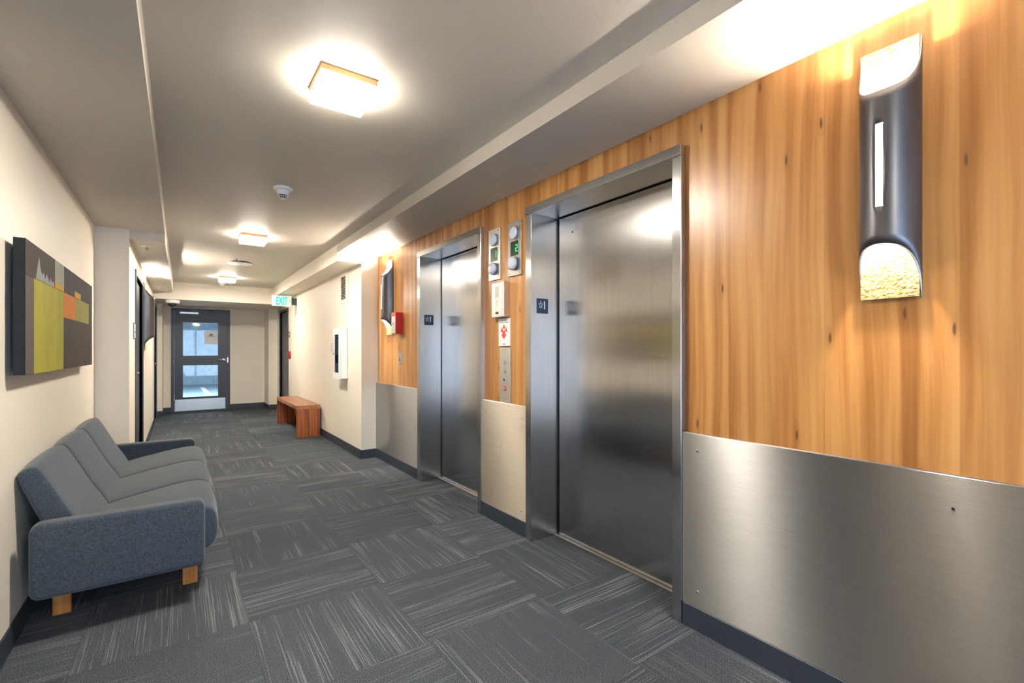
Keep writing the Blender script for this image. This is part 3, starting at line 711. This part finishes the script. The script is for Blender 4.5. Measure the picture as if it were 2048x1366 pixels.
t = thing('power_outlet', 'pale outlet plate low on the wall behind the wooden bench', 'outlet', (XF, 7.13, .12))
bm = BM(); box(bm, XF-.005, XF, 7.09, 7.165, .115, .225, bev=.001, seg=1); put('face_plate', bm, 'white', t)
for zz in (.13, .18): bm = BM(); box(bm, XF-.0065, XF-.005, 7.112, 7.143, zz, zz+.03); put('socket', bm, 'paper', t)
t = thing('room_plaque', 'green framed room plaque on the left corridor wall before the first dark door', 'plaque', (XA, 5.69, 1.36))
bm = BM(); box(bm, XA, XA+.006, 5.60, 5.77, 1.352, 1.508); put('plaque_frame', bm, 'greenframe', t)
bm = BM(); box(bm, XA+.006, XA+.008, 5.615, 5.755, 1.425, 1.495); box(bm, XA+.006, XA+.008, 5.615, 5.755, 1.365, 1.412); put('plaque_insert', bm, 'paper', t)

# ---------------------------------------------------------------- artwork on the left wall
NX = -.515
def art_mat(name, col, v=.18):
    col = tuple(c*.72 for c in col)
    t = NT(name); x, y, z = t.pos()
    n1 = t.noise(t.xyz(t.math('MULTIPLY', y, 6), 0, t.math('MULTIPLY', z, 3)), 1, 5, .65); n2 = t.noise(t.xyz(t.math('MULTIPLY', y, 60), 0, t.math('MULTIPLY', z, 7)), 1, 3)
    f = t.math('ADD', t.math('MULTIPLY', n1, .7), t.math('MULTIPLY', n2, .3))
    t.p(Base_Color=t.ramp(f, [(.3, tuple(c*(1-v) for c in col)), (.7, tuple(min(1, c*(1+v)) for c in col))]), Roughness=.75, Specular_IOR_Level=.15); MT[name] = t.m
art_mat('art_umber', (.072, .058, .055)); art_mat('art_slate', (.055, .048, .050)); art_mat('art_taupe', (.12, .10, .097)); art_mat('art_lime', (.46, .42, .055))
art_mat('art_olive', (.38, .36, .085)); art_mat('art_orange', (.78, .26, .045), .1); art_mat('art_amber', (.72, .40, .045), .1); art_mat('art_mist', (.40, .41, .33)); art_mat('art_edge', (.024, .028, .034)); art_mat('art_smoke', (.36, .37, .37))
py0, py1, pz0, pz1 = 2.715, 4.50, 1.144, 1.706
t = thing('abstract_painting', 'thick abstract block painting in brown, lime and orange on the wall above the sofa', 'painting', (XL, 3.6, 1.14))
bm = BM(); box(bm, NX-.035, NX, py0, py1, pz0, pz1); put('canvas', bm, ['art_edge'], t)
bm = BM(); box(bm, XL, NX-.035, py0+.12, py1-.12, pz0+.05, pz1-.05); put('hanging_batten', bm, 'dark', t)
# painted blocks: unprojected from their corners; y along the wall, z up
def Y(px):   # zoomed column -> y on the canvas plane
    x = px/3.7933; L = (x-1024)/935; s, c = math.sin(YAW), math.cos(YAW); k = NX/(s+L*c); return (c-L*s)*k
def YZ(px, py):
    x = px/3.7933; y = 440+py/3.7933; L = (x-1024)/935; s, c = math.sin(YAW), math.cos(YAW); k = NX/(s+L*c); return (c-L*s)*k, 1.245-(y-701)/935*k
blocks = [  # (x0, y of top at x0, x1, y of bottom at x0, material)
    (191, 140, 415, 408, 'art_umber'), (191, 408, 255, 1176, 'art_taupe'), (255, 436, 480, 1166, 'art_lime'),
    (415, 312, 484, 470, 'art_mist'), (415, 468, 482, 515, 'art_amber'), (484, 354, 697, 548, 'art_slate'), (482, 548, 573, 742, 'art_orange'),
    (565, 540, 610, 590, 'art_amber'), (573, 592, 671, 765, 'art_olive'), (671, 620, 697, 785, 'art_umber'), (482, 742, 697, 1126, 'art_umber')]
mats = ['art_umber']+sorted({b[4] for b in blocks if b[4] != 'art_umber'})
bm = BM()
def blk(y0, y1, z0, z1, m, d=.0012): box(bm, NX, NX+d, y0, y1, max(z0, pz0), min(z1, pz1), mi=mats.index(m))
box(bm, NX, NX+.0006, py0, py1, pz0, pz1, mi=0)
ly = lambda px: Y(px)
zA = YZ(191, 408)[1]; zM = YZ(482, 742)[1]; zO = YZ(482, 548)[1]
blk(py0, ly(415), zA, pz1, 'art_umber'); blk(py0, ly(255), pz0, zA-.003, 'art_taupe')
blk(ly(255), ly(480), pz0, YZ(255, 436)[1], 'art_lime')
blk(ly(415), ly(484), YZ(415, 470)[1], pz1, 'art_mist'); blk(ly(415), ly(482), YZ(415, 512)[1], YZ(415, 470)[1], 'art_amber', .0015)
blk(ly(484)+.004, py1, zO, pz1, 'art_slate')
blk(ly(482), ly(573), zM+.003, zO, 'art_orange'); blk(ly(565), ly(610), YZ(565, 585)[1], YZ(565, 540)[1], 'art_amber', .0018)
blk(ly(573)+.003, ly(671), YZ(573, 763)[1], YZ(573, 592)[1], 'art_olive', .0014); blk(ly(482), py1, pz0, zM-.003, 'art_umber', .001)
put('painted_blocks', bm, mats, t)
bm = BM(); M = frameM((NX+.0014, ly(268), zA+.002), (1, 0, 0), (0, 1, 0)); Wd = ly(412)-ly(268); hs = [.0, .055, .10, .05, .028, .045, .018, .048, .030, .012, .040, .018, .03, 0]
prism(bm, [(0, 0)]+[(Wd*k/13, h) for k, h in enumerate(hs) if 0 < k < 13]+[(Wd, 0)], M, .0006); put('smoke_smear', bm, 'art_smoke', t)

# ---------------------------------------------------------------- sofa
def smooth_loop(pts, n=6):
    out = []; N = len(pts)
    for i in range(N):
        p0, p1, p2, p3 = [Vector(pts[(i+k-1) % N]) for k in range(4)]
        for k in range(n):
            u = k/n; out.append(.5*((2*p1)+(-p0+p2)*u+(2*p0-5*p1+4*p2-p3)*u*u+(-p0+3*p1-3*p2+p3)*u**3))
    return out
def pillow(name, prof, y0, y1, r, crown, m, parent, n=6, sm=True):
    pts = smooth_loop(prof, n) if sm else [Vector(p) for p in prof]
    cx = sum(p.x for p in pts)/len(pts); cz = sum(p.y for p in pts)/len(pts); N = len(pts)
    nr = []
    for i in range(N):
        d = pts[(i+1) % N]-pts[i-1]; q = Vector((d.y, -d.x)).normalized()
        if q.dot(pts[i]-Vector((cx, cz))) < 0: q = -q
        nr.append(q)
    st = []
    for k in range(6): a = k/5*PI/2; st.append((y0+r*(1-math.sin(a)), -r*(1-math.cos(PI/2-a)) if False else -r*(1-math.sin(a))))
    st = [(y0+r*(1-math.cos(a)), -r*(1-math.sin(a))) for a in [k/5*PI/2 for k in range(6)]]
    mid = [(y0+r+(y1-y0-2*r)*k/14, 0) for k in range(1, 14)]
    full = st+mid+[(y0+y1-a, b) for a, b in st[::-1]]
    bm = BM(); rings = []
    for yy, off in full:
        u = (yy-y0)/(y1-y0); cr = crown*(math.sin(PI*u)**.6 if 0 < u < 1 else 0)
        rings.append([bm.verts.new((p.x+q.x*(off+cr), yy, p.y+q.y*(off+cr))) for p, q in zip(pts, nr)])
    for a, b in zip(rings, rings[1:]):
        for k in range(N): bm.faces.new((a[k], a[(k+1) % N], b[(k+1) % N], b[k])).smooth = True
    bm.faces.new(rings[0]); bm.faces.new(rings[-1][::-1])
    return put(name, bm, m, parent, smooth=True)
def rrect(x0, x1, z0, z1, r, n=5):
    out = []
    for cx, cz, a0 in ((x1-r, z1-r, 0), (x0+r, z1-r, 90), (x0+r, z0+r, 180), (x1-r, z0+r, 270)):
        for k in range(n+1): a = math.radians(a0+90*k/n); out.append((cx+r*math.cos(a), cz+r*math.sin(a)))
    return out
t = thing('sofa', 'blue grey wool three seat sofa with wooden legs against the left wall', 'sofa', (-.2, 3.78, 0))
for y0 in (2.75, 4.72): pillow('armrest', rrect(-.512, .10, .192, .508, .035), y0, y0+.09, .018, .004, 'sofa', t, sm=False)
sp = [(.09, .235), (.148, .275), (.158, .36), (.135, .432), (.05, .449), (-.12, .425), (-.30, .388), (-.37, .36), (-.37, .25), (-.1, .235)]
bp = [(-.37, .30), (-.325, .37), (-.405, .53), (-.49, .705), (-.525, .735), (-.562, .705), (-.53, .60), (-.46, .42), (-.42, .32)]
for k in range(3):
    a = 2.842+k*.6257; b = a+.6250
    pillow('seat_cushion', sp, a, b, .016, .014, 'sofa', t); pillow('back_cushion', bp, a, b, .016, .013, 'sofa', t)
bm = BM(); box(bm, -.46, .085, 2.84, 4.72, .205, .245, bev=.006); put('seat_frame', bm, 'sofa', t)
for y0 in (3.030, 4.53):
    for x0 in (.013, -.486):
        bm = BM(); vs = box(bm, x0, x0+.066, y0, y0+.028, 0, .21, bev=.003); put('leg', bm, 'leg', t)

# ---------------------------------------------------------------- bench
t = thing('wooden_bench', 'waterfall walnut bench against the right corridor wall', 'bench', (1.51, 8.0, 0))
b0, b1, c0, c1 = 1.353, 1.672, 7.18, 8.83
bm = BM(); box(bm, b0, b1, c0, c1, .400, .455, bev=.002, seg=1); put('seat', bm, 'benchtop', t)
for y0 in (c0+.001, c1-.031): bm = BM(); box(bm, b0+.001, b1-.001, y0, y0+.03, 0, .3995, bev=.002, seg=1); put('side_panel', bm, 'bench', t)
bm = BM(); box(bm, b1-.05, b1-.03, c0+.03, c1-.03, .12, .3995); put('back_panel', bm, 'bench', t)
